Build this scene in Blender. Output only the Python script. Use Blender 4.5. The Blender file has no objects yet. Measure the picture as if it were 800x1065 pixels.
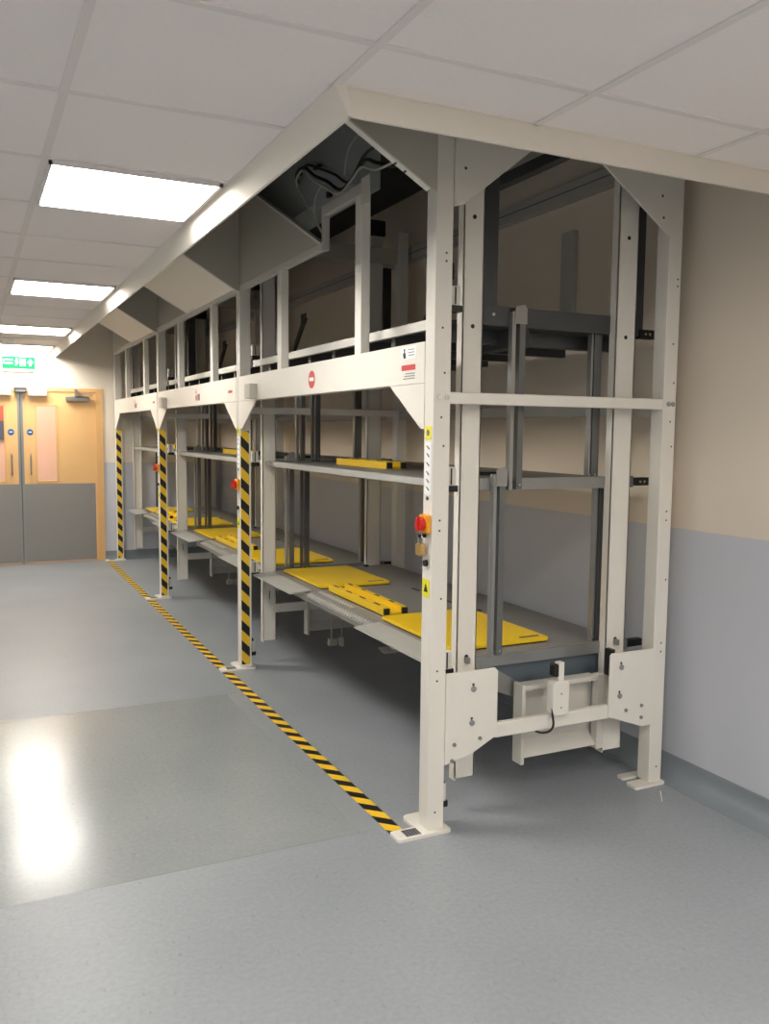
import bpy, bmesh, math, random
from mathutils import Vector, Matrix
random.seed(4)
S = bpy.context.scene
COL = S.collection
V = Vector

# ------------------------------------------------------------ materials
def lin(c):
    return tuple(((x/255)/12.92 if x/255 <= .04045 else ((x/255+.055)/1.055)**2.4) for x in c) + (1,)

def mat(name, rgb, rough=.5, metal=0, noise=.04, scale=14, bump=0, emit=0, spec=.5, alpha=None):
    m = bpy.data.materials.new(name); m.use_nodes = True
    nt = m.node_tree; b = nt.nodes['Principled BSDF']
    b.inputs['Roughness'].default_value = rough
    b.inputs['Metallic'].default_value = metal
    b.inputs['Specular IOR Level'].default_value = spec
    c = lin(rgb)
    tc = nt.nodes.new('ShaderNodeTexCoord'); n = nt.nodes.new('ShaderNodeTexNoise')
    n.inputs['Scale'].default_value = scale; n.inputs['Detail'].default_value = 3
    nt.links.new(tc.outputs['Object'], n.inputs['Vector'])
    mx = nt.nodes.new('ShaderNodeMix'); mx.data_type = 'RGBA'
    mx.inputs['A'].default_value = tuple(x*(1-noise) for x in c[:3])+(1,)
    mx.inputs['B'].default_value = tuple(min(1, x*(1+noise)) for x in c[:3])+(1,)
    nt.links.new(n.outputs['Fac'], mx.inputs['Factor'])
    nt.links.new(mx.outputs['Result'], b.inputs['Base Color'])
    if bump:
        bp = nt.nodes.new('ShaderNodeBump'); bp.inputs['Strength'].default_value = bump
        bp.inputs['Distance'].default_value = .002
        nt.links.new(n.outputs['Fac'], bp.inputs['Height']); nt.links.new(bp.outputs['Normal'], b.inputs['Normal'])
    if emit:
        b.inputs['Emission Color'].default_value = c; b.inputs['Emission Strength'].default_value = emit
    return m

def hazard(name, ax, period, rough=.45):
    """black and yellow diagonal stripes, constant along (ax0, -ax1)"""
    m = mat(name, (232, 190, 40), rough); nt = m.node_tree; b = nt.nodes['Principled BSDF']
    tc = nt.nodes.new('ShaderNodeTexCoord'); sp = nt.nodes.new('ShaderNodeSeparateXYZ')
    nt.links.new(tc.outputs['Object'], sp.inputs[0])
    a = nt.nodes.new('ShaderNodeMath'); a.operation = 'ADD'
    nt.links.new(sp.outputs[ax[0]], a.inputs[0]); nt.links.new(sp.outputs[ax[1]], a.inputs[1])
    k = nt.nodes.new('ShaderNodeMath'); k.operation = 'MULTIPLY'; k.inputs[1].default_value = 1/period
    nt.links.new(a.outputs[0], k.inputs[0])
    f = nt.nodes.new('ShaderNodeMath'); f.operation = 'FRACT'; nt.links.new(k.outputs[0], f.inputs[0])
    g = nt.nodes.new('ShaderNodeMath'); g.operation = 'GREATER_THAN'; g.inputs[1].default_value = .52
    nt.links.new(f.outputs[0], g.inputs[0])
    mx = nt.nodes.new('ShaderNodeMix'); mx.data_type = 'RGBA'
    mx.inputs['A'].default_value = lin((235, 192, 42)); mx.inputs['B'].default_value = lin((22, 20, 20))
    nt.links.new(g.outputs[0], mx.inputs['Factor']); nt.links.new(mx.outputs['Result'], b.inputs['Base Color'])
    return m

def wall_mat(name, up, low, zsplit):
    m = mat(name, up, .55, noise=.02, scale=3, bump=.02); nt = m.node_tree; b = nt.nodes['Principled BSDF']
    g = nt.nodes.new('ShaderNodeNewGeometry'); sp = nt.nodes.new('ShaderNodeSeparateXYZ')
    nt.links.new(g.outputs['Position'], sp.inputs[0])
    gt = nt.nodes.new('ShaderNodeMath'); gt.operation = 'LESS_THAN'; gt.inputs[1].default_value = zsplit
    nt.links.new(sp.outputs['Z'], gt.inputs[0])
    mx = nt.nodes.new('ShaderNodeMix'); mx.data_type = 'RGBA'
    mx.inputs['A'].default_value = lin(up); mx.inputs['B'].default_value = lin(low)
    nt.links.new(gt.outputs[0], mx.inputs['Factor']); nt.links.new(mx.outputs['Result'], b.inputs['Base Color'])
    return m

def floor_mat():
    m = mat('vinyl_floor', (140, 146, 148), .3); nt = m.node_tree; b = nt.nodes['Principled BSDF']
    L = nt.links.new; N = nt.nodes.new
    g = N('ShaderNodeNewGeometry'); sp = N('ShaderNodeSeparateXYZ'); L(g.outputs['Position'], sp.inputs[0])
    def noise(s, d=4):
        n = N('ShaderNodeTexNoise'); n.inputs['Scale'].default_value = s; n.inputs['Detail'].default_value = d
        L(g.outputs['Position'], n.inputs['Vector']); return n
    big, fine = noise(1.3), noise(55, 5)
    r = N('ShaderNodeValToRGB'); r.color_ramp.elements[0].position = .3; r.color_ramp.elements[1].position = .7
    r.color_ramp.elements[0].color = lin((134, 139, 143)); r.color_ramp.elements[1].color = lin((152, 157, 161))
    ad = N('ShaderNodeMath'); ad.operation = 'ADD'; L(big.outputs['Fac'], ad.inputs[0]); L(fine.outputs['Fac'], ad.inputs[1])
    hf = N('ShaderNodeMath'); hf.operation = 'MULTIPLY'; hf.inputs[1].default_value = .5; L(ad.outputs[0], hf.inputs[0])
    L(hf.outputs[0], r.inputs[0])
    # roll laid between the two welded seams is a touch greener and darker
    def step(y, lt):
        q = N('ShaderNodeMath'); q.operation = 'LESS_THAN' if lt else 'GREATER_THAN'; q.inputs[1].default_value = y
        L(sp.outputs['Y'], q.inputs[0]); return q
    a, c = step(.115, False), step(2.12, True)
    mu0 = N('ShaderNodeMath'); mu0.operation = 'MULTIPLY'; L(a.outputs[0], mu0.inputs[0]); L(c.outputs[0], mu0.inputs[1])
    xl = N('ShaderNodeMapRange'); xl.inputs['From Min'].default_value = -.05; xl.inputs['From Max'].default_value = -.35
    L(sp.outputs['X'], xl.inputs['Value'])
    mu = N('ShaderNodeMath'); mu.operation = 'MULTIPLY'; L(mu0.outputs[0], mu.inputs[0]); L(xl.outputs[0], mu.inputs[1])
    mx = N('ShaderNodeMix'); mx.data_type = 'RGBA'; mx.blend_type = 'MULTIPLY'
    L(mu.outputs[0], mx.inputs['Factor']); L(r.outputs[0], mx.inputs['A']); mx.inputs['B'].default_value = (1, .985, .935, 1)
    # thin seam lines
    last = mx.outputs['Result']
    for y in (.115, 2.12):
        s_ = N('ShaderNodeMath'); s_.operation = 'SUBTRACT'; s_.inputs[1].default_value = y; L(sp.outputs['Y'], s_.inputs[0])
        ab = N('ShaderNodeMath'); ab.operation = 'ABSOLUTE'; L(s_.outputs[0], ab.inputs[0])
        lt = N('ShaderNodeMath'); lt.operation = 'LESS_THAN'; lt.inputs[1].default_value = .004; L(ab.outputs[0], lt.inputs[0])
        m2 = N('ShaderNodeMix'); m2.data_type = 'RGBA'; m2.blend_type = 'MULTIPLY'; lx_ = N('ShaderNodeMath'); lx_.operation = 'MULTIPLY'; L(lt.outputs[0], lx_.inputs[0]); L(xl.outputs[0], lx_.inputs[1]); L(lx_.outputs[0], m2.inputs['Factor'])
        L(last, m2.inputs['A']); m2.inputs['B'].default_value = (.8, .8, .8, 1); last = m2.outputs['Result']
    fl = N('ShaderNodeTexNoise'); fl.inputs['Scale'].default_value = 60; fl.inputs['Detail'].default_value = 1
    mp = N('ShaderNodeMapping'); mp.inputs['Scale'].default_value = (1, .45, 1); L(g.outputs['Position'], mp.inputs[0]); L(mp.outputs[0], fl.inputs['Vector'])
    fr = N('ShaderNodeMapRange'); fr.inputs['From Min'].default_value = .66; fr.inputs['From Max'].default_value = .80; L(fl.outputs['Fac'], fr.inputs['Value'])
    m3 = N('ShaderNodeMix'); m3.data_type = 'RGBA'; m3.blend_type = 'MULTIPLY'; L(fr.outputs[0], m3.inputs['Factor'])
    L(last, m3.inputs['A']); m3.inputs['B'].default_value = (.80, .81, .83, 1); last = m3.outputs['Result']
    L(last, b.inputs['Base Color'])
    rr = N('ShaderNodeMapRange'); rr.inputs['To Min'].default_value = .40; rr.inputs['To Max'].default_value = .20
    L(mu.outputs[0], rr.inputs['Value']); L(rr.outputs[0], b.inputs['Roughness'])
    bp = N('ShaderNodeBump'); bp.inputs['Strength'].default_value = .16; bp.inputs['Distance'].default_value = .004
    wv = noise(7, 3); L(wv.outputs['Fac'], bp.inputs['Height']); L(bp.outputs['Normal'], b.inputs['Normal'])
    return m

M = dict(
    white=mat('white_powder_coat', (226, 221, 211), .38, noise=.02),
    white2=mat('off_white_panel', (205, 201, 192), .45, noise=.02),
    lpanel=mat('light_grey_sheet', (190, 187, 180), .5, noise=.02),
    spanel=mat('pale_sheet', (242, 232, 216), .6, noise=.02),
    mpanel=mat('mid_grey_sheet', (188, 183, 170), .5, noise=.02),
    blue=mat('blue_grey_sheet', (168, 174, 176), .5, noise=.04),
    slate=mat('slate_sheet', (84, 94, 101), .5),
    deck=mat('deck_grey', (128, 126, 121), .42, noise=.04),
    steel=mat('galvanised_steel', (150, 150, 147), .35, .6),
    dark=mat('dark_steel', (78, 79, 80), .38, .4),
    strutg=mat('strut_grey', (104, 105, 103), .38, .3),
    shadow=mat('dark_underframe', (52, 53, 54), .6),  # dark grey for underframe parts, rails and slots
    flap=mat('flap_grey', (170, 169, 162), .5),
    edge=mat('bright_edge', (205, 203, 195), .3, .2),
    yellow=mat('yellow_mat', (240, 200, 22), .32, noise=.03),
    ysafe=mat('yellow_rail', (236, 196, 30), .4),
    black=mat('black_plastic', (18, 18, 19), .45),
    chrome=mat('bright_metal', (190, 190, 188), .25, .9),
    brass=mat('brass', (196, 160, 98), .3, .7),
    red=mat('red_plastic', (205, 34, 24), .35),
    orange=mat('amber_plastic', (236, 160, 20), .4),
    paper=mat('sticker_white', (240, 240, 238), .5),
    greyink=mat('sticker_grey_ink', (120, 120, 122), .6),
    redink=mat('sticker_red', (204, 70, 66), .5),
    yelink=mat('sticker_yellow', (235, 225, 50), .5),
    tile=mat('ceiling_tile', (236, 229, 227), .9, noise=.03, scale=60, bump=.15),
    tbar=mat('ceiling_grid_bar', (222, 216, 213), .6, noise=.01),
    trim=mat('ceiling_edge_trim', (222, 216, 204), .8, noise=.01, spec=.2),
    void=mat('void_board', (150, 149, 144), .85),
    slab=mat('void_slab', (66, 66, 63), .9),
    lamp=mat('light_diffuser', (255, 250, 242), .5, noise=0, emit=33.0),
    wood=mat('maple_door', (234, 188, 128), .4, noise=.05, scale=5),
    frame=mat('maple_frame', (226, 180, 120), .45, noise=.05, scale=6),
    kick=mat('kick_plate_grey', (142, 139, 135), .4),
    skirt=mat('skirting_vinyl', (126, 133, 138), .4),
    pink=mat('room_beyond_board', (236, 196, 168), .6),
    navy=mat('room_beyond_navy', (60, 66, 90), .6),
    rust=mat('room_beyond_rust', (190, 84, 50), .6),
    signblue=mat('sign_blue', (40, 92, 160), .4),
    signgreen=mat('sign_green', (16, 112, 62), .7, emit=.1, spec=.1),
    signwhite=mat('sign_white', (200, 225, 208), .7, emit=.25),
    cable=mat('cable_white', (200, 198, 190), .5),
    floor=floor_mat(),
    wallr=wall_mat('wall_two_tone', (232, 219, 201), (203, 205, 212), 1.175),
    wallf=wall_mat('wall_far_two_tone', (232, 222, 206), (200, 202, 208), 1.20),
    hpost=hazard('hazard_post', ('X', 'Z'), .137),
    htape=hazard('hazard_tape', ('X', 'Y'), .14),
)
# glass
g = bpy.data.materials.new('clear_pane'); g.use_nodes = True; nt = g.node_tree; nt.nodes.clear()
o_ = nt.nodes.new('ShaderNodeOutputMaterial'); t_ = nt.nodes.new('ShaderNodeBsdfTransparent'); gl = nt.nodes.new('ShaderNodeBsdfGlossy')
gl.inputs['Roughness'].default_value = .05; t_.inputs[0].default_value = (.93, .93, .93, 1)
mi = nt.nodes.new('ShaderNodeMixShader'); mi.inputs[0].default_value = .1
nt.links.new(t_.outputs[0], mi.inputs[1]); nt.links.new(gl.outputs[0], mi.inputs[2]); nt.links.new(mi.outputs[0], o_.inputs[0])
M['glass'] = g

# ------------------------------------------------------------ mesh helpers
ORG = V((0, 0, 0))
class MB:
    def __init__(s): s.bm = bmesh.new()
    def poly(s, pts, d):
        """extrude planar polygon pts by vector d"""
        a = [s.bm.verts.new(V(p)) for p in pts]; b = [s.bm.verts.new(V(p)+V(d)) for p in pts]
        n = len(pts); s.bm.faces.new(a[::-1]); s.bm.faces.new(b)
        for i in range(n): s.bm.faces.new((a[i], a[(i+1) % n], b[(i+1) % n], b[i]))
        return s
    def box(s, x0, x1, y0, y1, z0, z1):
        return s.poly([(x0, y0, z0), (x1, y0, z0), (x1, y1, z0), (x0, y1, z0)], (0, 0, z1-z0))
    def cyl(s, c, r, d, n=16, r2=None):
        d = V(d); L = d.length; q = V((0, 0, 1)).rotation_difference(d)
        mtx = Matrix.Translation(V(c)+d/2) @ q.to_matrix().to_4x4()
        bmesh.ops.create_cone(s.bm, cap_ends=True, segments=n, radius1=r, radius2=r if r2 is None else r2, depth=L, matrix=mtx)
        return s
    def tube(s, pts, r, n=8):
        pts = [V(p) for p in pts]; rings = []
        up = V((.13, .27, 1)).normalized()
        for i, p in enumerate(pts):
            t = (pts[min(i+1, len(pts)-1)]-pts[max(i-1, 0)]).normalized()
            a = t.cross(up).normalized(); b = t.cross(a)
            rings.append([s.bm.verts.new(p+(a*math.cos(k*2*math.pi/n)+b*math.sin(k*2*math.pi/n))*r) for k in range(n)])
        for i in range(len(rings)-1):
            for k in range(n): s.bm.faces.new((rings[i][k], rings[i][(k+1) % n], rings[i+1][(k+1) % n], rings[i+1][k]))
        s.bm.faces.new(rings[0][::-1]); s.bm.faces.new(rings[-1]); return s
    def build(s, name, m, parent=None, bev=0, smooth=False):
        bm = s.bm; bmesh.ops.recalc_face_normals(bm, faces=bm.faces)
        me = bpy.data.meshes.new(name)
        if parent is None:
            vs = [v.co for v in bm.verts]
            mn = V([min(v[i] for v in vs) for i in range(3)]); mx_ = V([max(v[i] for v in vs) for i in range(3)])
            org = V(((mn.x+mx_.x)/2, (mn.y+mx_.y)/2, mn.z))
        else: org = ORG
        if s_keep(m): org = V((0, 0, 0)) if parent is None else org
        bmesh.ops.translate(bm, verts=bm.verts, vec=-org)
        bm.to_mesh(me); bm.free()
        o = bpy.data.objects.new(name, me); COL.objects.link(o)
        if parent is None: o.location = org
        else: o.parent = parent
        me.materials.append(M[m] if isinstance(m, str) else m)
        if bev:
            b = o.modifiers.new('bevel', 'BEVEL'); b.width = bev; b.segments = 2; b.limit_method = 'ANGLE'
            b.harden_normals = False
        if smooth:
            for p in me.polygons: p.use_smooth = True
        return o
def s_keep(m): return False

def rr(x0, x1, y0, y1, z, r, n=6, ax='z'):
    """rounded rectangle outline"""
    P = []
    for cx, cy, a0 in ((x1-r, y1-r, 0), (x0+r, y1-r, 90), (x0+r, y0+r, 180), (x1-r, y0+r, 270)):
        for k in range(n+1):
            a = math.radians(a0+90*k/n); P.append((cx+r*math.cos(a), cy+r*math.sin(a)))
    if ax == 'z': return [(a, b, z) for a, b in P]
    if ax == 'y': return [(a, z, b) for a, b in P]
    return [(z, a, b) for a, b in P]

def smooth_pts(P, n=6):
    P = [V(p) for p in P]; Q = []
    for i in range(len(P)-1):
        p0, p1, p2, p3 = P[max(i-1, 0)], P[i], P[i+1], P[min(i+2, len(P)-1)]
        for k in range(n):
            t = k/n
            Q.append(.5*((2*p1)+(-p0+p2)*t+(2*p0-5*p1+4*p2-p3)*t*t+(-p0+3*p1-3*p2+p3)*t**3))
    Q.append(P[-1]); return Q

def tag(o, label=None, cat=None, group=None, kind=None):
    for k, v in (('label', label), ('category', cat), ('group', group), ('kind', kind)):
        if v: o[k] = v
    return o
def thing(name, loc, label, cat, group=None):
    global ORG
    ORG = V(loc); o = bpy.data.objects.new(name, None); COL.objects.link(o); o.location = loc
    o.empty_display_size = .1
    return tag(o, label, cat, group)
def struct(o): o['kind'] = 'structure'; return o
def kids(o): return [c for c in COL.objects if c.parent == o]
def copy_tree(o, dy=0, parent=None, label=None):
    c = o.copy(); COL.objects.link(c)
    if parent is not None: c.parent = parent
    else: c.location = o.location + V((0, dy, 0))
    if label: c['label'] = label
    for ch in kids(o): copy_tree(ch, 0, c)
    return c

FY = [0, 2.621, 5.301, 7.938]      # frame positions along the row
W, PX, PY = 1.2287, .0737, .0744
WR, YF, H = 1.3185, 8.04, 2.52     # right wall, far wall, ceiling
XL, YB = -3.28, -6.0
BAY = ['nearest', 'middle', 'farthest']

# ------------------------------------------------------------ room
struct(MB().box(XL-.1, WR+.1, YB-.1, YF+2.2, -.1, 0).build('floor', 'floor'))
struct(MB().box(WR, WR+.1, YB-.1, YF+.1, 0, 3.35).build('wall_right', 'wallr'))
struct(MB().box(XL-.1, XL, 1.5, YF+.1, 0, 3.35).build('wall_left', 'wallf'))
DX0, DX1, DZ = -1.99, -.135, 2.085
w = MB(); w.box(XL, DX0, YF, YF+.1, 0, 3.35); w.box(DX1, WR, YF, YF+.1, 0, 3.35); w.box(DX0, DX1, YF, YF+.1, DZ, 3.35)
struct(w.build('wall_far', 'wallf'))
# cove skirtings
def skirt(name, pts_a, along):
    return struct(MB().poly(pts_a, along).build(name, 'skirt'))
skirt('baseboard_right', [(WR, YB, 0), (WR, YB, .11), (WR-.003, YB, .11)]+[(WR-.004-.09*(1-math.cos(k*math.pi/16)), YB, .10-.0995*math.sin(k*math.pi/16)) for k in range(9)]+[(WR-.094, YB, 0)], (0, YF-YB, 0))
for p in bpy.data.objects['baseboard_right'].data.polygons: p.use_smooth = abs(p.normal.y) < .5
skirt('baseboard_far', [(DX1, YF, 0), (DX1, YF, .11), (DX1, YF-.006, .11), (DX1, YF-.008, .05), (DX1, YF-.02, .018), (DX1, YF-.05, .002), (DX1, YF-.05, 0)], (WR-DX1, 0, 0))
skirt('baseboard_left', [(XL, 1.5, 0), (XL, 1.5, .11), (XL+.006, 1.5, .11), (XL+.02, 1.5, .018), (XL+.05, 1.5, 0)], (0, YF-1.5, 0))
# ceiling with the open well over the rack
TX, TY = -.70, -.685
c = MB(); c.box(XL, TX, YB, YF, H, H+.02); c.box(TX, WR, YB, TY, H, H+.02)
struct(c.build('ceiling', 'tile'))
b = MB()
gx = [TX+.645*k for k in range(-3, 4)]; gy = [-.97+.645*k for k in range(-7, 14)]
for i, x in enumerate(gx):
    y1 = YF if x <= TX+.01 else TY
    b.box(x-.012, x+.012, YB, y1, H-.004, H+.001)
for y in gy:
    b.box(XL, TX if y > TY else WR, y-.012, y+.012, H-.0035, H+.001)
struct(b.build('ceiling_grid', 'tbar'))
# well sides and slab above it
b = MB(); b.box(TX-.03, TX, TY-.03, YF, H+.02, 3.32); b.box(TX, WR, TY-.03, TY, H+.02, 3.32)
struct(b.build('ceiling_well', 'void'))
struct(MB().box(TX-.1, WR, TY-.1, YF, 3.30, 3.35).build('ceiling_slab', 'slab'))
# edge trim: leaning fascia along both free edges
b = MB()
b.poly([(TX-.012, YF, H), (TX+.033, YF, H-.08), (TX+.043, YF, H-.08), (TX+.02, YF, H+.02), (TX-.012, YF, H+.02)], (0, -(YF-TY)-.03, 0))
struct(b.build('trim_1', 'trim'))
b = MB()
b.poly([(TX-.012, TY-.018, H), (TX+.033, TY-.03, H-.08), (TX+.033, TY-.018, H-.08), (TX-.012, TY+.02, H+.02)], (WR-TX+.012, 0, 0))
b.poly([(TX-.016, TY-.022, H-.004), (TX-.016, TY+.0, H-.004), (TX-.016, TY+.0, H+.002), (TX-.016, TY-.022, H+.002)], (WR-TX, 0, 0))
struct(b.build('trim_2', 'trim'))

# recessed light panels
LY = [(-4.84, -4.2), (-2.26, -1.615), (.32, .965), (2.9, 3.545), (5.48, 6.125), (7.38, 7.98)]
LLAB = ['square recessed ceiling light behind the viewpoint, far back', 'square recessed ceiling light just overhead behind the viewpoint',
        'bright recessed ceiling light panel nearest the camera, beside the well edge trim',
        'second recessed ceiling light panel along the corridor from the camera',
        'third recessed ceiling light panel along the corridor, before the domed detector',
        'farthest recessed ceiling light panel, just above the green exit sign']
LX = [gx[2]]*6+[gx[5], gx[5]]
LY += [(-3.55, -2.905), (-5.49, -4.84)]  # two unseen panels added to brighten the right wall and end frame
LLAB += ['square recessed ceiling light near the right wall behind the viewpoint', 'square recessed ceiling light near the right wall, far behind the viewpoint']
for (y0, y1), lb, lx in zip(LY, LLAB, LX):
    cx, cy = lx+.32, (y0+y1)/2
    t = thing('ceiling_light', (cx, cy, H), lb, 'light', 'recessed ceiling light panels')
    x0, x1 = lx+.012, lx+.619
    f = MB(); f.box(x0, x1, y0+.012, y0+.024, H-.016, H); f.box(x0, x1, y1-.024, y1-.012, H-.016, H)
    f.box(x0, x0+.012, y0+.012, y1-.012, H-.016, H); f.box(x1-.012, x1, y0+.012, y1-.012, H-.016, H)
    f.build('light_frame', 'tbar', t)
    MB().box(x0+.012, x1-.012, y0+.024, y1-.024, H-.006, H-.001).build('diffuser', 'lamp', t)
# smoke detector on the ceiling
t = thing('smoke_detector', (-1.20, 6.84, H), 'small white domed detector on the ceiling between the two farthest lights', 'detector')
MB().cyl((-1.20, 6.84, H-.018), .05, (0, 0, .018), 24).build('detector_base', 'paper', t)
MB().cyl((-1.20, 6.84, H-.05), .022, (0, 0, .032), 24, .042).build('detector_dome', 'paper', t, smooth=False)

# ------------------------------------------------------------ far doors
def door(name, xa, xb, hinge_right):
    """leaf from xa (meeting stile) to xb (hinge)"""
    global ORG
    ORG = V((xb, YF, 0)); t = bpy.data.objects.new(name, None); COL.objects.link(t); t.location = ORG; struct(t)
    x0, x1 = min(xa, xb), max(xa, xb); s = 1 if hinge_right else -1
    px0, px1 = sorted((xa+s*.165, xa+s*.395)); z0, z1 = .98, 1.87
    y0, y1 = YF-.004, YF+.04
    m = MB()
    m.box(x0, px0, y0, y1, .95, 2.04); m.box(px1, x1, y0, y1, .95, 2.04)
    m.box(px0, px1, y0, y1, .95, z0); m.box(px0, px1, y0, y1, z1, 2.04); m.box(x0, x1, y0, y1, .01, .95)
    m.build('leaf', 'wood', t)
    MB().box(x0+.02, x1-.02, y0-.003, y0, .02, .95).build('kick_plate', 'kick', t)
    m = MB()
    for a in ((px0-.012, px0+.008, z0, z1), (px1-.008, px1+.012, z0, z1)): m.box(a[0], a[1], y0-.006, y1, a[2], a[3])
    m.box(px0-.012, px1+.012, y0-.006, y1, z0-.012, z0+.008); m.box(px0-.012, px1+.012, y0-.006, y1, z1-.008, z1+.012)
    fr = m.build('vision_frame', 'frame', t)
    MB().box(px0, px1, YF+.015, YF+.021, z0, z1).build('pane', 'glass', fr)
    MB().box(min(xa, xa+s*.028), max(xa, xa+s*.028), y0-.006, y0, .02, 2.03).build('edge_strip', 'steel', t)
    hx = xa+s*.10
    MB().tube(smooth_pts([(hx, y0, 1.06), (hx, y0-.04, 1.07), (hx, y0-.045, 1.10), (hx, y0-.045, 1.26), (hx, y0-.04, 1.29), (hx, y0, 1.30)]), .009, 10).build('pull_handle', 'chrome', t, smooth=True)
    MB().cyl((hx, y0, 1.56), .036, (0, -.003, 0), 24).build('round_sign', 'signblue', t)
    MB().box(hx-.018, hx+.018, y0-.0045, y0-.003, 1.555, 1.566).build('sign_lettering', 'paper', t)
    # hold-open box at the head of the leaf, next to the meeting stiles
    MB().box(*sorted((xa+s*.09, xa+s*.29)), YF-.075, y0, 1.985, 2.075).build('head_box', 'white2', t, bev=.004)
    # arm closer
    cx = xa+s*.50
    MB().box(*sorted((cx, cx+s*.27)), YF-.06, y0, 1.93, 1.985).build('closer_body', 'steel', t, bev=.008)
    MB().box(*sorted((cx+s*.10, cx+s*.30)), YF-.085, YF-.065, 2.0, 2.012).box(*sorted((cx+s*.1, cx+s*.13)), YF-.08, YF-.02, 1.985, 2.07).build('closer_arm', 'chrome', t)
    return t
DM = -1.06
door('door_1', DM+.003, -.215, True)
door('door_2', DM-.003, -1.91, False)
m = MB(); f0 = YF-.018
m.box(-.215, -.135, f0, YF+.06, 0, DZ); m.box(-1.99, -1.91, f0, YF+.06, 0, DZ); m.box(-1.91, -.215, f0, YF+.06, 2.045, DZ)
struct(m.build('trim_3', 'frame'))
struct(MB().box(DM-.02, DM+.02, YF+.041, YF+.05, .0, 2.045).build('trim_4', 'black'))  # black seal strip added to stop light showing between the leaves
t = thing('door_coordinator', (DM, YF-.02, 2.0), 'small dark metal box over the gap between the double doors', 'door fitting')
MB().box(DM-.06, DM+.075, YF-.085, YF-.018, 2.015, 2.08).build('housing', 'dark', t, bev=.003)
MB().box(DM-.045, DM+.06, YF-.088, YF-.085, 2.03, 2.045).build('cover_strip', 'steel', t)
# room beyond the doors
struct(MB().box(-3.2, WR, YF+1.9, YF+2.0, 0, 2.6).build('wall_beyond', 'pink'))
struct(MB().box(-3.2, WR, YF+.1, YF+2.0, 2.6, 2.65).build('ceiling_beyond', 'tile'))
struct(MB().box(-3.3, -3.2, YF+.1, YF+2.0, 0, 2.6).build('wall_beyond_left', 'wallf'))
struct(MB().box(WR, WR+.1, YF+.1, YF+2.0, 0, 2.6).build('wall_beyond_right', 'wallf'))
t = thing('notice_board', (-1.55, YF+1.86, 1.0), 'rust and navy wall panel seen through the left door pane', 'notice board')
MB().box(-1.5, -1.12, YF+1.86, YF+1.899, 1.70, 1.95).build('upper_panel', 'rust', t)
MB().box(-1.5, -1.12, YF+1.86, YF+1.899, 1.45, 1.70).build('lower_panel', 'navy', t)
la = bpy.data.lights.new('beyond_lamp', 'AREA'); la.energy = 55; la.size = 1.2; la.color = (1, .93, .84)
lo = bpy.data.objects.new('beyond_lamp', la); COL.objects.link(lo); lo.location = (-1.0, YF+1.0, 2.55)

# exit sign
t = thing('exit_sign', (-1.07, YF-.03, 2.26), 'green illuminated exit sign with running man and up arrow above the double doors', 'sign')
sx0, sx1, sz0, sz1 = -1.235, -.885, 2.29, 2.43
MB().box(sx0, sx1, YF-.03, YF-.002, sz0-.03, sz1+.005).build('sign_housing', 'paper', t, bev=.002)
MB().box(sx0, sx1, YF-.033, YF-.03, sz0, sz1).build('green_panel', 'signgreen', t)
ys = YF-.035
m = MB()
m.box(sx0+.01, sx0+.11, ys, ys+.002, 2.385, 2.398).box(sx0+.01, sx0+.11, ys, ys+.002, 2.345, 2.358).box(sx0+.01, sx0+.018, ys, ys+.002, 2.345, 2.398)
m.build('lettering', 'signwhite', t)
m = MB()   # running figure and doorway
m.cyl((sx0+.155, ys+.002, 2.40), .010, (0, -.002, 0), 12)
m.poly([(sx0+.135, ys, 2.33), (sx0+.15, ys, 2.33), (sx0+.17, ys, 2.36), (sx0+.165, ys, 2.39), (sx0+.14, ys, 2.388), (sx0+.13, ys, 2.37), (sx0+.15, ys, 2.372), (sx0+.148, ys, 2.355)], (0, .002, 0))
m.box(sx0+.185, sx0+.245, ys, ys+.002, 2.325, 2.405)
m.build('running_man', 'signwhite', t)
ax_ = sx0+.298
MB().poly([(ax_-.012, ys, 2.325), (ax_+.012, ys, 2.325), (ax_+.012, ys, 2.36), (ax_+.035, ys, 2.36), (ax_, ys, 2.405), (ax_-.035, ys, 2.36), (ax_-.012, ys, 2.36)], (0, .002, 0)).build('arrow', 'signwhite', t)

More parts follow.
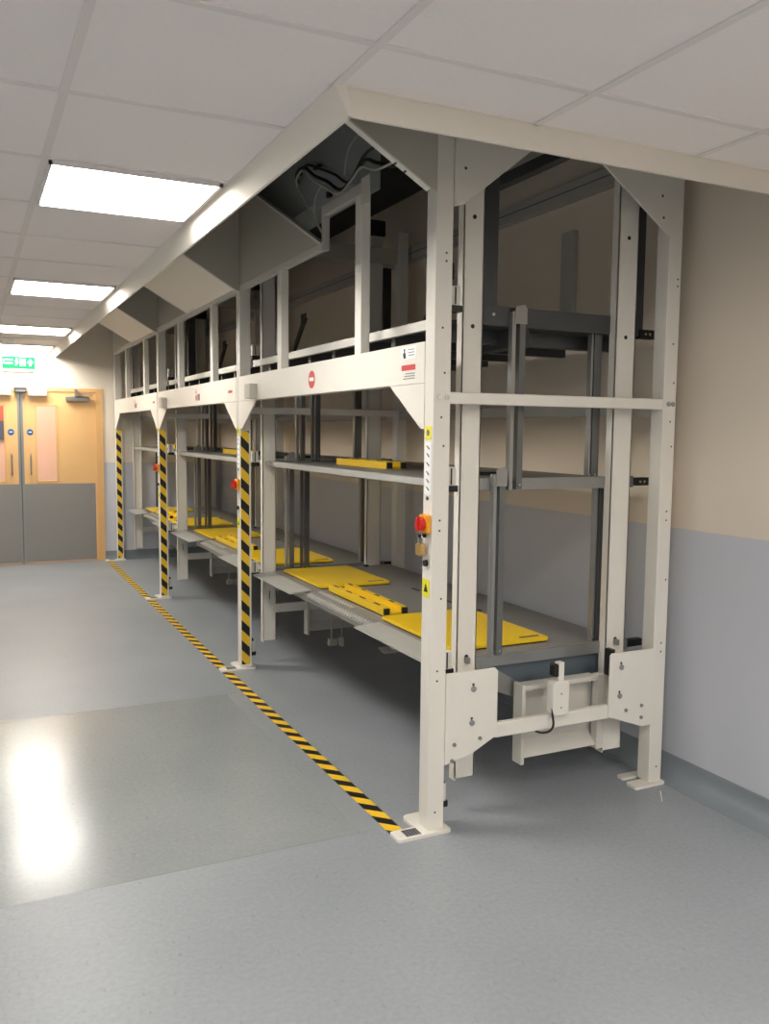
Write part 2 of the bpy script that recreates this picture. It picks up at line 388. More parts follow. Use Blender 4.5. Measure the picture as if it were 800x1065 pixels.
# ------------------------------------------------------------ rack frames
FLAB = ['white steel end frame nearest the camera with open back, crossbars and corner plates',
        'white upright frame between nearest and middle rack bays, hazard striped front post',
        'white upright frame between middle and farthest rack bays, hazard striped front post',
        'white upright frame against the far wall beside the double doors, hazard striped post']
SL = .58
def bolt(x, y, z, r, parent, m='steel', name='bolt', d=-.006):
    MB().cyl((x, y, z), r, (0, d, 0), 12).build(name, m, parent)
def frame(i):
    y0 = FY[i]; s = 1 if i < 3 else -1; base = y0 if s == 1 else y0+PY
    Y = lambda a: base+s*a
    def bx(m, x0, x1, a, b_, z0, z1): return m.box(x0, x1, min(Y(a), Y(b_)), max(Y(a), Y(b_)), z0, z1)
    t = thing('rack_frame', (W/2, y0, 0), FLAB[i], 'rack frame', 'upright frames of the white rack')
    fp = bx(MB(), 0, PX, 0, PY, .01, 3.0).build('front_post', 'white', t, bev=.003)
    rp = bx(MB(), W-PX, W, 0, PY, .01, 3.0).build('rear_post', 'white', t, bev=.003)
    m = MB(); yy = y0
    m.poly(rr(-.145, .095, yy-.032, yy+.05, 0, .012), (0, 0, .012)); m.poly(rr(-.035, .09, yy+.045, yy+.165, 0, .03), (0, 0, .0115))
    if i == 3:
        m.bm.free(); m = MB(); m.poly(rr(-.145, .095, yy-.032, yy+.05, 0, .012), (0, 0, .012))
    bp = m.build('base_plate', 'white', fp, bev=.0)
    MB().box(-.10, -.035, yy-.018, yy+.038, .012, .0135).build('grip_pad', 'greyink', bp)
    m = MB()
    for k in range(5): m.box(-.095+k*.013, -.089+k*.013, yy-.014, yy+.034, .0135, .0145)
    m.build('pad_ribs', 'dark', bp)
    if i < 3:
        m = MB(); m.poly(rr(1.06, 1.235, yy-.025, yy+.045, 0, .012), (0, 0, .012)); m.poly(rr(1.08, 1.22, yy+.085, yy+.13, 0, .012), (0, 0, .012))
        m.build('base_plate', 'white', rp)
    if i > 0:
        MB().box(.004, PX-.014, y0-.0025, y0+.001, .03, 1.60).build('hazard_tape', 'hpost', fp)
        if i < 3: MB().box(-.0008, .0006, y0+.034, y0+.038, 1.0, 2.5).build('post_seam', 'greyink', fp)
    # screw holes down the posts
    for z in (.08, .62, .66, .95, 1.22, 1.26, 1.55, 1.66, 1.83, 2.0, 2.25, 2.28):
        for (xx, pp) in ((.034, fp), (W-.03, rp)):
            if i == 0: MB().cyl((xx+(.012 if int(z*100) % 2 else 0), Y(0)-.0002, z), .0045, (0, -.0008, 0), 8).build('screw_hole', 'dark', pp)
    bx(MB(), PX-.002, W-PX+.002, .002, .032, 1.713, 1.759).build('crossbar', 'white', t, bev=.004)
    for xx in (.025, .058, W-.02, W-.045): 
        if i == 0: MB().cyl((xx, -.001, 1.737), .011, (0, -.003, 0), 16).build('crossbar_bolt', 'chrome', t)
    bx(MB(), (.315 if i == 0 else .28), (.915 if i == 0 else .98), .004 if i == 0 else .10, .034 if i == 0 else .13, .345, .405).build('lower_crossbar', 'white', t, bev=.003)
    def plate(P, name, a=-.006, b_=.004, mm='white'):
        ya, yb = sorted((Y(a), Y(b_)))
        return MB().poly([(x, ya, z) for x, z in P], (0, yb-ya, 0)).build(name, mm, t, bev=.002)
    if i == 0: pa = plate([(PX, .645), (.305, .645), (.318, .63), (.318, .36), (.2, .30), (PX, .27)], 'corner_plate')
    if i == 0: pb = plate([(.905, .63), (.915, .64), (W-PX, .64), (W-PX, .285), (1.1, .285), (.905, .355)], 'corner_plate')
    if i == 0:
        for x, z in ((.20, .57), (.195, .43)):
            bolt(x, -.006, z, .012, pa, 'chrome'); bolt(x, -.006, z+.018, .006, pa, 'dark', 'keyhole', -.001)
        for x, z in ((.965, .575), (.96, .445)):
            bolt(x, -.006, z, .012, pb, 'chrome'); bolt(x, -.006, z+.018, .006, pb, 'dark', 'keyhole', -.001)
        for x, z in ((.115, .35), (.235, .36), (.105, .285)): bolt(x, -.006, z, .008, pa)
        for x, z in ((1.0, .375), (1.09, .385), (1.09, .33)): bolt(x, -.006, z, .008, pb)
    # upper corner plates
    if i == 0: ga = plate([(PX, 2.455), (.12, 2.468), (.431, 2.717), (.61, 2.86), (.61, 3.25), (PX, 3.25)], 'upper_corner_plate')
    if i == 0: gb = plate([(W-PX, 2.453), (.781, 2.704), (.63, 2.81), (.63, 3.25), (W-PX, 3.25)], 'upper_corner_plate')
    if i < 3:
        gc = plate([(.0, 2.50), (-.03, 2.51), (-.62, 2.51+SL*.6), (-.62, 3.25), (0, 3.25)], 'front_gusset', -.004, .004, 'mpanel')
        MB().poly([(-.03, Y(-.004), 2.505), (-.03, Y(.03), 2.505), (-.03, Y(.03), 2.512), (-.03, Y(-.004), 2.512)], (-.59, 0, SL*.59)).build('gusset_flange', 'white', gc)
        if i == 0:
            for k in (.1, .14): MB().cyl((-.03-k, .014, 2.504+SL*k), .006, (.004, 0, -.006), 8).build('flange_hole', 'dark', gc)
    for x, z in ((.12, 2.60), (1.10, 2.62), (1.11, 2.53)):
        if i == 0: bolt(x, -.006, z, .006, ga if x < .5 else gb, 'dark', 'screw_hole', -.001)
    # lift columns: channels open to the inside
    for x0, x1, zt in ((.19, .285, 2.72), (.975, 1.085, 2.98)):
        m = MB(); bx(m, x0, x1, .115, .121, .15, zt); bx(m, x0, x0+.006, .115, .16, .14, zt); bx(m, x1-.006, x1, .115, .16, .15, zt)
        cp = m.build('lift_column', 'white', t, bev=.001)
        if i == 0:
            xm = (x0+x1)/2
            for z in (.67, 2.03, 2.46): MB().cyl((xm, .115, z), .009, (0, -.0012, 0), 12).build('bolt_hole', 'black', cp)
            MB().box(xm-.01, xm+.005, .09, .115, .645, .67).build('stop_block', 'steel', cp)
        elif s == 1: MB().box(x0+.045, x0+.05, Y(.113), Y(.115), .44, .50).build('slot', 'black', cp)
    if i > 0: bx(MB(), PX, W-PX, .02, .06, 2.78, 2.88).build('top_crossbar', 'mpanel', t, bev=.002)
    # drive cover pan behind the lower crossbar
    if i < 3:
        m = MB(); bx(m, .52, .93, .15, .156, .22, .505); bx(m, .508, .525, .09, .156, .165, .52); bx(m, .92, .96, .09, .13, .175, .52)
        bx(m, .525, .92, .09, .156, .495, .515); bx(m, .96, .99, .12, .17, .17, .36)
        m.poly([(.525, Y(.10), .19), (.525, Y(.156), .25), (.525, Y(.156), .255), (.525, Y(.10), .195)], (.395, 0, 0))
        m.build('drive_cover', 'white2', t, bev=.001)
        bx(MB(), .928, .95, .02, .06, .53, .65).build('rubber_buffer', 'black', t)
        # limit switches between post and column
        for k, (xc, yc, zc) in enumerate(((.13, .09, 2.13), (.125, .09, 1.42), (.12, .09, .67), (.085, .06, .13))):
            sb = bx(MB(), xc-.022, xc+.022, yc-.02, yc+.02, zc-.03, zc+.045).build('limit_switch', 'white2', t, bev=.002)
            m = MB(); bx(m, xc-.024, xc+.03, yc-.022, yc+.02, zc-.055, zc-.03); bx(m, xc-.004, xc+.002, yc-.022, yc-.02, zc-.025, zc+.04)
            if k == 3: m.poly([(xc-.005, Y(yc-.02), zc+.045), (xc+.018, Y(yc-.02), zc+.045), (xc+.01, Y(yc-.02), zc+.065)], (0, .04, 0))
            m.build('switch_body', 'black', sb)
        # rotary isolator on the front post
        ys_ = y0+.037 if i == 0 else y0+.037
        if i < 3:
            zc = 1.245
            q = MB(); q.box(-.02, 0, ys_-.034, ys_+.034, zc-.036, zc+.036); iso = q.build('isolator_base', 'orange', fp, bev=.004)
            q = MB(); q.cyl((-.02, ys_, zc), .027, (-.022, 0, 0), 20); q.box(-.05, -.04, ys_-.007, ys_+.007, zc-.027, zc+.027); q.build('isolator_knob', 'red', iso, bev=.002)
            q = MB().box(-.0022, -.0002, ys_-.024, ys_+.024, 1.575, 1.625).build('yellow_sticker', 'yelink', fp)
            MB().cyl((-.0022, ys_, 1.60), .013, (-.001, 0, 0), 10).build('sticker_symbol', 'greyink', q)
            q = MB().box(-.0022, -.0002, ys_-.026, ys_+.024, 1.36, 1.565).build('pictogram_sticker', 'paper', fp)
            for k, z in enumerate((1.54, 1.51, 1.475, 1.44, 1.41, 1.38)):
                a = MB(); a.poly([(-.003, ys_-.015, z), (-.003, ys_-.008, z-.006), (-.003, ys_+.012, z+.009), (-.003, ys_+.006, z+.012)], (.0008, 0, 0)); a.build('pictogram', 'greyink', q)
            MB().cyl((0, ys_, 1.345), .008, (-.004, 0, 0), 12).build('key_lock', 'dark', fp)
            MB().cyl((0, ys_, 1.09), .013, (-.012, 0, 0), 16).build('key_switch', 'black', fp)
            q = MB().box(-.0022, -.0002, ys_-.026, ys_+.03, .955, 1.025).build('yellow_sticker', 'yelink', fp)
            MB().poly([(-.003, ys_-.015, .975), (-.003, ys_+.018, .975), (-.003, ys_, 1.01)], (.0008, 0, 0)).build('warning_triangle', 'black', q)
    return t
for i in range(4): frame(i)

# padlock hanging under the nearest isolator
t = thing('padlock', (-.03, .05, 1.13), 'brass padlock hanging below the red isolator switch on nearest post', 'padlock')
MB().poly(rr(.03, .075, 1.12, 1.165, -.032, .006, 4, 'x'), (.022, 0, 0)).build('lock_body', 'brass', t, bev=.002)
MB().tube([(-.021, .068, 1.16)]+[(-.021, .0525+.0155*math.cos(a), 1.188+.0155*math.sin(a)) for a in [math.pi*k/8 for k in range(9)]]+[(-.021, .037, 1.16)], .0035, 8).build('shackle', 'chrome', t, smooth=True)
MB().cyl((0, .05, 1.197), .008, (-.03, 0, 0), 12).build('hasp_pin', 'black', t)

# control box on the lower crossbar at the near end
t = thing('control_switch_box', (.63, .0, .405), 'cream slender switch box with black roller standing on the lower crossbar', 'switch box')
MB().poly(rr(.587, .672, .405, .555, -.022, .018, 5, 'y'), (0, .045, 0)).build('box_body', 'white', t, bev=.003)
MB().box(.615, .645, -.018, .012, .55, .635).build('lever_arm', 'white', t, bev=.002)
MB().poly(rr(.592, .614, .575, .63, -.02, .008, 4, 'y'), (0, .035, 0)).build('roller', 'black', t)
MB().tube(smooth_pts([(.595, -.01, .45), (.588, -.018, .42), (.592, -.022, .37), (.575, -.02, .345), (.55, .0, .335), (.53, .02, .338)]), .005, 8).build('cable', 'black', t, smooth=True)
for z in (.44, .50): MB().cyl((.63, -.022, z), .004, (0, -.002, 0), 8).build('cover_screw', 'steel', t)

# ------------------------------------------------------------ header beams with mullions, stickers
def header(i):
    y0 = FY[i]; y1 = FY[i+1]; L = y1-y0
    t = thing('header_beam', (0, y0+L/2, 1.79), f'wide white front beam over the {BAY[i]} rack bay with corner plates and mullions', 'beam', 'front header beams of the rack')
    MB().box(-.002, .05, y0+PY, y1, 1.793, 1.954).build('beam_panel', 'white', t, bev=.003)
    MB().poly([(-.002, y0+PY, 1.792), (-.002, y0+PY, 1.615), (-.002, y0+.10, 1.615), (-.002, y0+.38, 1.792)], (.006, 0, 0)).build('corner_plate', 'white', t)
    MB().poly([(-.002, y1, 1.792), (-.002, y1, 1.615), (-.002, y1-.05, 1.615), (-.002, y1-.36, 1.792)], (.006, 0, 0)).build('corner_plate', 'white', t)
    for k, a in enumerate((.69, 1.79)):
        MB().box(.0, .045, y0+a, y0+a+.07, 1.95, (2.66 if i == 0 and k == 0 else 2.505)).build('mullion', 'white', t, bev=.003)
    if i == 0:
        MB().box(0, .03, 1.19, y1, 2.50, 2.537).build('top_rail', 'white2', t, bev=.002)
        m = MB(); m.box(0.01, .04, .70, 1.20, 2.665, 2.715); m.box(.01, .04, 1.165, 1.20, 2.50, 2.67)
        m.build('raised_rail', 'lpanel', t, bev=.002)
        MB().box(-.004, .0, .60, .69, 2.60, 2.72).build('rail_bracket', 'white2', t, bev=.001)
    else:
        MB().box(0, .03, y0+PY, y1, 2.50, 2.537).build('top_rail', 'white2', t, bev=.002)
    if i < 2: MB().box(-.05, -.002, y1-.38, y1-.27, 1.80, 1.89).build('grey_cover_box', 'mpanel', t, bev=.004)
    x = -.0035
    if i == 0:
        s_ = MB().cyl((-.002, 1.30, 1.868), .046, (-.001, 0, 0), 28).build('no_entry_sticker', 'redink', t)
        MB().box(x-.0008, x+.0003, 1.27, 1.33, 1.86, 1.878).build('white_bar', 'paper', s_)
        p = MB().box(x, x+.001, .145, .275, 1.895, 1.955-.01).build('warning_label', 'paper', t)
        q = MB(); q.cyl((x, .245, 1.932), .006, (-.001, 0, 0), 10); q.poly([(x-.001, .232, 1.90), (x-.001, .25, 1.898), (x-.001, .258, 1.915), (x-.001, .246, 1.926), (x-.001, .236, 1.92)], (.001, 0, 0)); q.build('hand_symbol', 'black', p)
        q = MB()
        for k in range(3): q.box(x-.001, x, .16, .21, 1.908+k*.011, 1.911+k*.011)
        q.build('fine_print', 'greyink', p)
        MB().box(x, x+.001, .15, .27, 1.85, 1.872).build('red_label', 'redink', t)
        q = MB()
        for k in range(3): q.box(x, x+.001, .155, .255-.01*k, 1.815+k*.010, 1.8185+k*.010)
        q.build('printed_lines', 'greyink', t)
    else:
        c_ = y0+(1.13 if i == 1 else 1.2)
        MB().cyl((-.002, c_+.06, 1.853), .024, (-.001, 0, 0), 20).build('no_entry_sticker', 'redink', t)
        MB().poly([(x, c_+.04, 1.885), (x, c_+.08, 1.885), (x, c_+.06, 1.92)], (.001, 0, 0)).build('warning_triangle', 'redink', t)
        MB().box(x, x+.001, c_-.055, c_+.02, 1.83, 1.88).build('white_label', 'greyink', t)
        MB().box(x+.0002, x+.0012, c_-.05, c_+.015, 1.834, 1.876).build('label_face', 'paper', t)
        MB().box(x, x+.001, y0+.17, y0+.27, 1.855, 1.873).build('red_label', 'redink', t)
    return t
for i in range(3): header(i)

# ------------------------------------------------------------ infill sheets between rack and ceiling well
for i in range(3):
    y0, y1 = FY[i], FY[i+1]
    if i == 0:
        t = thing('infill_sheet', (0, 1.9, 2.537), 'pale grey triangular infill sheet above the nearest bay beside the hanging cables', 'panel', 'infill sheets above the rack')
        MB().poly([(0, 1.19, 2.538), (0, y1, 2.538), (0, y1, 3.18), (0, 2.279, 3.024)], (.006, 0, 0)).build('sheet', 'mpanel', t)
        MB().poly([(-.001, 1.19, 2.538), (-.001, 1.21, 2.533), (-.001, 2.62, 3.175), (-.001, 2.62, 3.19)], (.03, 0, 0)).build('folded_edge', 'white', t)
    else:
        e = y0+(1.47 if i == 1 else 1.40)
        t = thing('infill_sheet', (0, (e+y1)/2, 2.537), f'dim grey upright infill sheet above the far half of the {BAY[i]} bay', 'panel', 'infill sheets above the rack')
        MB().box(0, .006, e-.25, y1, 2.538, 3.28).build('sheet', 'mpanel', t)
        MB().box(-.012, 0, e-.25, y1, 2.533, 2.539).build('folded_edge', 'white2', t)
        t = thing('sloped_panel', (-.3, (e+y0)/2, 2.537), f'pale sloping panel rising from the {BAY[i]} bay front to the ceiling trim', 'panel', 'sloping panels above the rack front')
        MB().poly([(0, y0+.035, 2.53), (-.62, y0+.035, 2.53+SL*.6), (-.62, y0+.035, 2.54+SL*.6), (0, y0+.035, 2.54)], (0, e-y0-.035, 0)).build('sheet', 'spanel', t)
        MB().poly([(0, e, 2.524), (-.62, e, 2.524+SL*.6), (-.62, e, 2.54+SL*.6), (0, e, 2.54)], (0, .004, 0)).build('folded_edge', 'white2', t)
# sheet-metal housing in the void over the nearest bay
t = thing('duct_housing', (.5, 1.9, 2.74), 'blue grey sheet metal housing above the nearest bay behind the cables', 'duct')
MB().box(.11, .30, 1.13, 2.58, 2.82, 3.29).build('housing_body', 'blue', t, bev=.002)
MB().box(.09, .11, 1.45, 1.53, 2.99, 3.0).build('vent_slot', 'black', t)
MB().box(.09, .11, 1.30, 1.34, 2.80, 2.83).build('vent_slot', 'black', t)
# cables
def cab(P, r, m, label, name='cable'):
    o = MB().tube(smooth_pts(P), r, 8).build(name, m, None, smooth=True); tag(o, label, 'cable', 'loose cables in the ceiling void')
x = .06
cab([(.1, 1.80, 2.99), (x, 1.70, 3.01), (x, 1.58, 3.01), (x, 1.43, 2.93), (x, 1.26, 2.86), (x, 1.08, 2.775), (x, .93, 2.79), (x, .79, 2.835), (x, .66, 2.79), (x, .44, 2.72), (x, .15, 2.70)], .009, 'black', 'thickest black cable of the bundle sagging over the nearest bay')
cab([(.1, 1.80, 2.97), (x+.0, 1.70, 2.985), (x-.02, 1.55, 2.985), (x-.02, 1.40, 2.90), (x-.02, 1.22, 2.815), (x-.02, 1.05, 2.745), (x-.02, .90, 2.77), (x-.02, .78, 2.80), (x-.02, .60, 2.745), (x-.02, .25, 2.73)], .006, 'cable', 'pale cable running along the underside of the black bundle')
cab([(.1, 1.75, 3.02), (x+.02, 1.60, 3.03), (x+.02, 1.40, 2.96), (x+.02, 1.2, 2.88), (x+.02, 1.02, 2.80), (x+.02, .86, 2.87), (x+.02, .74, 2.88), (x+.02, .6, 2.85), (x+.02, .40, 2.80)], .007, 'black', 'black cable lying along the top of the sagging bundle')
cab([(.1, 1.72, 3.0), (x, 1.66, 2.93), (x, 1.60, 2.86), (x, 1.50, 2.77), (x, 1.40, 2.68), (x, 1.30, 2.60)], .004, 'cable', 'thin white cable hanging in a long diagonal from the bundle end')
cab([(.1, 1.36, 2.90), (x, 1.40, 2.83), (x, 1.43, 2.77), (x, 1.40, 2.70), (x, 1.33, 2.63), (x, 1.26, 2.57)], .004, 'cable', 'thin white cable looping close beside the housing corner')
cab([(.2, .95, 3.1), (.1, .98, 3.0), (x, 1.0, 2.92), (x, 1.03, 2.83)], .004, 'cable', 'thin white cable dropping upright behind the gusset')
o = MB().box(.34, .40, .06, 1.10, 3.02, 3.08).build('ceiling_rail', 'shadow'); tag(o, 'dark steel rail under the slab above the nearest bay', 'rail')

# ------------------------------------------------------------ platforms
PLAB = {0: 'lowest grey lift platform with folding front flaps, in the {} bay', 1: 'middle grey lift platform on strut posts, in the {} bay', 2: 'top grey lift platform seen from below with crossbars, in the {} bay'}
def strut(par, x0, x1, x2, x3, y, z0, z1, tongue=True, mm='steel'):
    MB().box(x0, x1, y, y+.03, z0, z1).build('strut', mm, par, bev=.001); s_ = MB().box(x2, x3, y, y+.03, z0, z1).build('strut', 'strutg' if mm == 'steel' else 'dark', par, bev=.001)
    for xx in ((x0+x1)/2, (x2+x3)/2): MB().cyl((xx, y, z0+.02), .006, (0, -.004, 0), 10).build('strut_bolt', 'chrome', s_)
    if tongue: MB().poly([(x0+.008, y-.004, z1-.05), (x3+.004, y-.004, z1-.05), (x3+.004, y-.004, z1+.015), (x3-.008, y-.004, z1+.03), (x0+.014, y-.004, z1+.02)], (0, .006, 0)).build('strut_tongue', 'steel', s_)
def platforms(i):
    y0 = FY[i]; L = FY[i+1]-y0; ye = L+.08 if i < 2 else L-.13
    out = []
    G = 'lift platforms of the rack'
    # lowest
    t = thing('lift_platform', (.66, y0+L/2, .6), PLAB[0].format(BAY[i]), 'platform', G); out.append(t)
    MB().box(.24, 1.14, y0+.18, y0+ye, .605, .64).build('deck', 'deck', t, bev=.002)
    MB().box(.30, 1.14, y0+.155, y0+.18, .60, .652).build('end_channel', 'steel', t, bev=.001)
    MB().poly([(.34, y0+.182, .60), (1.0, y0+.182, .60), (1.0, y0+.182, .45), (.62, y0+.182, .48), (.5, y0+.182, .52)], (0, .006, 0)).build('end_skirt', 'slate', t)
    MB().poly([(.33, y0+.172, .598), (.40, y0+.172, .598), (.62, y0+.172, .46), (.60, y0+.172, .41), (.33, y0+.172, .525)], (0, .008, 0)).build('corner_brace', 'steel', t)
    MB().box(.34, .50, y0+.25, y0+ye-.1, .50, .60).build('side_beam', 'mpanel', t, bev=.002)
    m = MB()
    for k in range(6): m.box(.5, 1.10, y0+.4+k*.38, y0+.44+k*.38, .55, .604)
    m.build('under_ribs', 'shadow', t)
    for a, b_ in ((.20, .97), (1.93, ye)):
        MB().poly([(.10, y0+a, .624), (.24, y0+a, .636), (.24, y0+a, .642), (.10, y0+a, .630)], (0, b_-a, 0)).build('front_flap', 'flap', t)
    m = MB().poly([(.185, y0+.985, .612), (.24, y0+.985, .636), (.30, y0+.985, .646), (.30, y0+.985, .640), (.24, y0+.985, .628), (.185, y0+.985, .604)], (0, .93, 0)).build('ribbed_strip', 'deck', t)
    q = MB()
    for k in range(24): q.box(.192, .222, y0+1.01+k*.037, y0+1.022+k*.037, .6165+.0, .631)
    for k in range(14): q.box(.245, .275, y0+1.35+k*.037, y0+1.36+k*.037, .640, .647)
    q.build('grip_slots', 'edge', m)
    MB().box(1.14, W-.005, y0+.15, y0+.18, .612, .645).build('end_lug', 'black', t)
    q = MB()
    for k in range(5): q.box(.83, .845, y0+1.10+k*.14, y0+1.19+k*.14, .6405, .643)
    q.box(.80, .87, y0+1.0, y0+1.03, .6405, .646)
    q.build('deck_slot', 'black', t)
    MB().box(.60, .66, y0+2.52, y0+2.56, .12, .17).box(.615, .625, y0+2.53, y0+2.54, .17, .60).build('hanger_bracket', 'mpanel', t, bev=.003)
    MB().box(.685, .71, y0+2.52, y0+2.56, .11, .17).box(.695, .70, y0+2.53, y0+2.54, .17, .60).build('hanger_bracket', 'mpanel', t, bev=.003)
    # middle
    t = thing('lift_platform', (.66, y0+L/2, 1.36), PLAB[1].format(BAY[i]), 'platform', G); out.append(t)
    MB().box(.21, 1.14, y0+.18, y0+ye, 1.362, 1.40).build('deck', 'deck', t, bev=.002)
    MB().box(.195, .21, y0+.18, y0+ye, 1.368, 1.398).build('front_channel', 'flap', t, bev=.001)
    MB().box(.30, 1.14, y0+.155, y0+.18, 1.36, 1.412).build('end_channel', 'steel', t, bev=.001)
    m = MB(); m.box(1.14, W-.005, y0+.145, y0+.18, 1.368, 1.405); m.build('end_lug', 'black', t)
    for xx in (1.17, 1.195): MB().cyl((xx, y0+.145, 1.386), .006, (0, -.003, 0), 10).build('lug_bolt', 'chrome', t)
    MB().box(.34, .74, y0+.60, y0+.63, 1.4, 1.416).build('deck_slot', 'black', t)
    strut(t, .362, .378, .392, .422, y0+.125, .655, 1.43)
    strut(t, .955, .968, .978, 1.02, y0+.19, .645, 1.37, False)
    for xa in (.44,): strut(t, xa, xa+.015, xa+.028, xa+.06, y0+L+(.03 if i < 2 else -.18), .645, 1.37, False, 'dark')
    # top
    t = thing('lift_platform', (.66, y0+L/2, 2.02), PLAB[2].format(BAY[i]), 'platform', G); out.append(t)
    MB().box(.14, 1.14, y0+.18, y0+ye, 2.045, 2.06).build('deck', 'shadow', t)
    MB().box(.115, .14, y0+.18, y0+ye, 2.025, 2.066).build('front_channel', 'edge', t, bev=.001)
    MB().box(.30, 1.14, y0+.155, y0+.18, 2.045, 2.125).build('end_channel', 'dark', t, bev=.001)
    for k in range(7):
        MB().box(.16, 1.12, y0+.30+k*.36, y0+.34+k*.36, 1.985, 2.045).build('cross_member', 'dark', t)
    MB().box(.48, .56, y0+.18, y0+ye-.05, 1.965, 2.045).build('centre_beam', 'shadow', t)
    MB().box(1.14, W-.005, y0+.145, y0+.18, 2.035, 2.075).build('end_lug', 'black', t)
    for xx in (1.17, 1.195): MB().cyl((xx, y0+.145, 2.055), .006, (0, -.003, 0), 10).build('lug_bolt', 'chrome', t)
    for xa in (.325, 1.125):
        MB().box(xa, xa+(.07 if xa < 1 else .06), y0+.18, y0+.24, 2.05, 2.78).build('upright', 'dark', t, bev=.002)
    MB().cyl((.36, y0+.165, 2.09), .007, (0, -.014, 0), 10).build('channel_bolt', 'chrome', t)
    strut(t, .437, .455, .474, .503, y0+.125, 1.365, 2.105)
    strut(t, .905, .915, .922, .962, y0+.19, 1.40, 2.05, False)
    for xa in (.46,): strut(t, xa, xa+.015, xa+.028, xa+.06, y0+L-.12-(.08 if i == 2 else 0), 1.40, 2.05, False, 'dark')
    return out
for i in range(3): platforms(i)
o = MB().poly([(.965, .24, 1.40), (.985, .24, 1.40), (.985, .24, 1.43), (1.0, .24, 1.46), (.985, .24, 1.475), (.97, .24, 1.44)], (0, .02, 0)).build('latch', 'dark')
tag(o, 'small bent dark latch on the middle platform beside the rear column', 'latch')

# yellow mats and rails
def mat_obj(x0, x1, ya, yb, z, label, slots=True):
    t = thing('yellow_mat', ((x0+x1)/2, (ya+yb)/2, z), label, 'mat', 'yellow mats on the lowest platforms')
    MB().poly(rr(x0, x1, ya, yb, z+.006, .03), (0, 0, .014)).build('mat_sheet', 'yellow', t, bev=.002)
    MB().poly(rr(x0+.004, x1-.004, ya+.004, yb-.004, z, .028), (0, 0, .006)).build('underlay', 'black', t)
    if slots:
        MB().poly(rr(x1-.14, x1-.03, ya+.045, ya+.06, z+.02, .007), (0, 0, .0012)).build('grip_slot', 'shadow', t)
    return t
def rail_obj(x0, x1, ya, yb, z, label, wide=True):
    t = thing('yellow_rail', ((x0+x1)/2, (ya+yb)/2, z), label, 'rail', 'yellow channel rails on the platforms')
    m = MB(); m.box(x0, x1, ya, yb, z, z+.012); m.box(x0, x0+.035, ya, yb, z+.012, z+.04); m.box(x1-.035, x1, ya, yb, z+.012, z+.04)
    m.build('channel', 'ysafe', t, bev=.002)
    for q in (x0+.002, x1-.033): MB().box(q, q+.031, ya-.012, ya, z+.004, z+.036).build('end_cap', 'black', t)
    m = MB()
    for k in range(4):
        yk = ya+.08+(yb-ya-.2)*k/3
        m.box(x0+.012, x0+.024, yk, yk+.07, z+.04, z+.0415); m.box(x1-.026, x1-.012, yk+.04, yk+.09, z+.04, z+.0415)
    m.build('slots', 'shadow', t)
for i in range(3):
    y0 = FY[i]; b_ = BAY[i]
    mat_obj(.27, .80, y0+.29, y0+1.02, .64, f'yellow mat on the lowest platform of the {b_} bay, at its near end')
    mat_obj(.30, .78, y0+1.93, y0+2.64-(.19 if i == 2 else 0), .64, f'yellow mat on the lowest platform of the {b_} bay, at its far end')
    rail_obj(.31, .45, y0+1.07, y0+1.83, .648, f'slotted yellow rail between the two mats in the {b_} bay')
    rail_obj(.42, .54, y0+1.28, y0+1.98, 1.401, f'yellow rail lying on the middle platform of the {b_} bay')
# back rails
for i in range(3):
    y0, y1 = FY[i]+PY, FY[i+1]
    t = thing('back_rail', (1.2, (y0+y1)/2, 1.69), f'grey horizontal rail along the back of the {BAY[i]} bay', 'rail', 'back rails of the rack')
    MB().box(1.17, 1.21, y0, y1, 1.69, 1.75).build('rail_bar', 'lpanel', t, bev=.002)
    MB().box(1.165, 1.17, y0, y0+.12, 1.68, 1.76).build('rail_bracket', 'white2', t); 
    t = thing('wall_trunking', (1.3, (y0+y1)/2, 2.8), f'wide grey trunking high on the wall behind the {BAY[i]} bay', 'trunking', 'high wall trunking')
    MB().box(1.255, WR-.001, y0-.07, y1-.004, 2.82, 2.91).build('trunking_body', 'lpanel', t, bev=.003)
    MB().box(1.25, 1.255, y0-.07, y1-.004, 2.862, 2.867).build('lid_line', 'greyink', t)
o = MB().box(1.285, WR-.001, .84, .94, 2.12, 2.67).build('riser_duct', 'lpanel', bev=.003); tag(o, 'vertical grey duct on the wall behind the top platform', 'duct')
for i in range(3):   # chain boxes at the mast tops and braces
    y0 = FY[i]; L = FY[i+1]-y0
    o = MB().box(.96, 1.10, FY[i+1]+(.10 if i < 2 else -.12), FY[i+1]+(.22 if i < 2 else -.02), 2.98, 3.09).build('drive_box', 'black', bev=.01)
    tag(o, f'black drive box capping the rear lift column at the far end of the {BAY[i]} bay', 'drive box', 'drive boxes on the lift columns')
    t = thing('diagonal_brace', (1.18, y0+1.6, 2.1), f'dark diagonal brace at the back above the {BAY[i]} bay top platform', 'brace', 'diagonal braces of the rack')
    MB().poly([(1.16, y0+2.5, 2.1), (1.16, y0+2.56, 2.1), (1.16, y0+1.96, 2.62), (1.16, y0+1.90, 2.62)], (.03, 0, 0)).build('brace_bar', 'dark', t)
    MB().box(1.15, 1.16, y0+1.86, y0+1.98, 2.56, 2.66).build('brace_plate', 'dark', t)
    if i == 0: tag(MB().box(.60, .65, .05, .75, 2.72, 2.77).build('hanger_rail', 'dark', bev=.002), 'dark steel rail running lengthwise above the nearest top platform', 'rail')

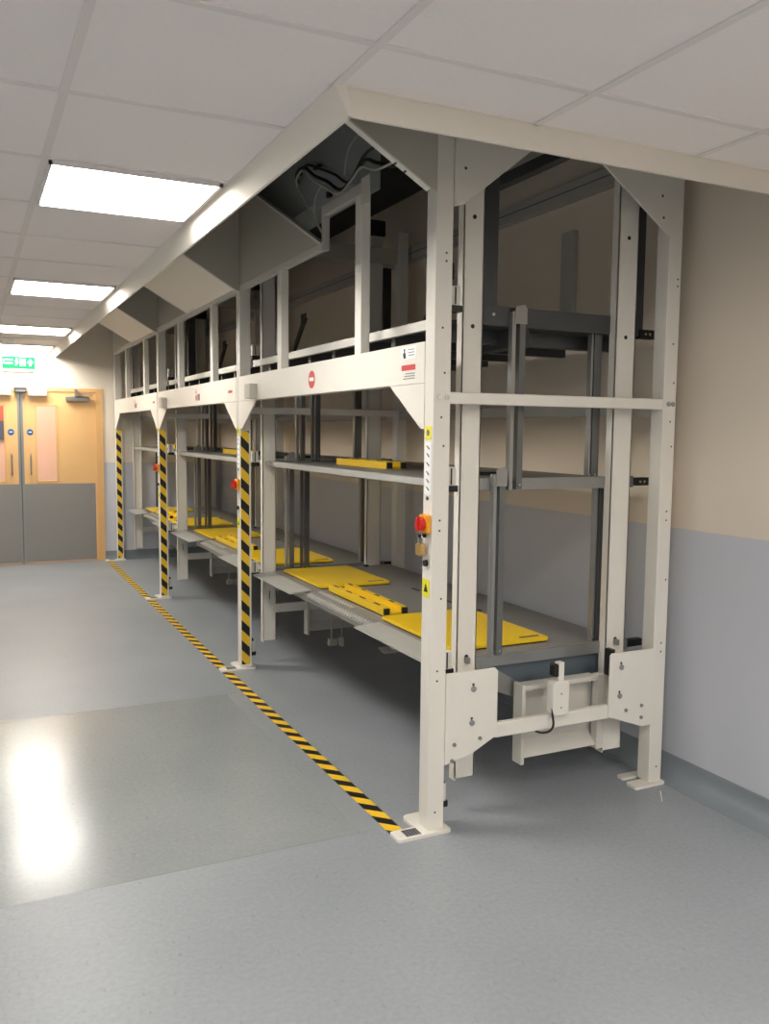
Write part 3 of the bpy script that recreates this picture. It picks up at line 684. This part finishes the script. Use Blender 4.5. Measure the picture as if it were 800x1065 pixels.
# ------------------------------------------------------------ floor tape
for i in range(3):
    ya = FY[i]+.055; yb = FY[i+1]-.035
    o = MB().box(-.14, -.076, ya, yb, 0, .0012).build('floor_tape', 'htape')
    tag(o, f'black and yellow striped floor tape along the front of the {BAY[i]} bay', 'tape', 'hazard tape strips on the floor')
o = MB().poly([(.02, -.0, .0002), (.024, .0, .0002), (.10, .09, .0002), (.096, .092, .0002)], (0, 0, .0008)).build('floor_scrap', 'paper')
o.location = (1.12, -.12, .0); tag(o, 'thin pale scrap of thread on the floor by the rear post', 'scrap')

# ------------------------------------------------------------ lights, world, camera
def area(loc, sx, sy, e, col=(1, .96, .9), rot=(0, 0, 0), name='room_lamp'):
    l = bpy.data.lights.new(name, 'AREA'); l.shape = 'RECTANGLE'; l.size = sx; l.size_y = sy; l.energy = e; l.color = col
    o = bpy.data.objects.new(name, l); COL.objects.link(o); o.location = loc; o.rotation_euler = rot; return o
wld = bpy.data.worlds.new('world'); S.world = wld; wld.use_nodes = True
wld.node_tree.nodes['Background'].inputs[0].default_value = (.5, .5, .5, 1); wld.node_tree.nodes['Background'].inputs[1].default_value = 1.05

cam = bpy.data.cameras.new('camera'); co = bpy.data.objects.new('camera', cam); COL.objects.link(co)
F = 894.58; cam.sensor_fit = 'HORIZONTAL'; cam.sensor_width = 36; cam.lens = F/800*36; cam.clip_start = .05; cam.clip_end = 60
a, b_, g_ = [math.radians(v) for v in (25.7778, -5.2891, .5876)]
R0 = V((math.cos(a), -math.sin(a), 0)); D0 = V((math.sin(a), math.cos(a), 0)); U = V((0, 0, 1))
D = math.cos(b_)*D0+math.sin(b_)*U; Up = -math.sin(b_)*D0+math.cos(b_)*U
rt = math.cos(g_)*R0+math.sin(g_)*Up; up = math.cos(g_)*Up-math.sin(g_)*R0
mw = Matrix.Identity(4)
for k in range(3): mw[k][0] = rt[k]; mw[k][1] = up[k]; mw[k][2] = -D[k]
mw.translation = V((-1.6092, -2.9084, 1.6)); co.matrix_world = mw
S.camera = co
S.view_settings.view_transform = 'Standard'; S.view_settings.look = 'None'; S.view_settings.exposure = 0; S.view_settings.gamma = 1.0
S.cycles.max_bounces = 10; S.cycles.diffuse_bounces = 6
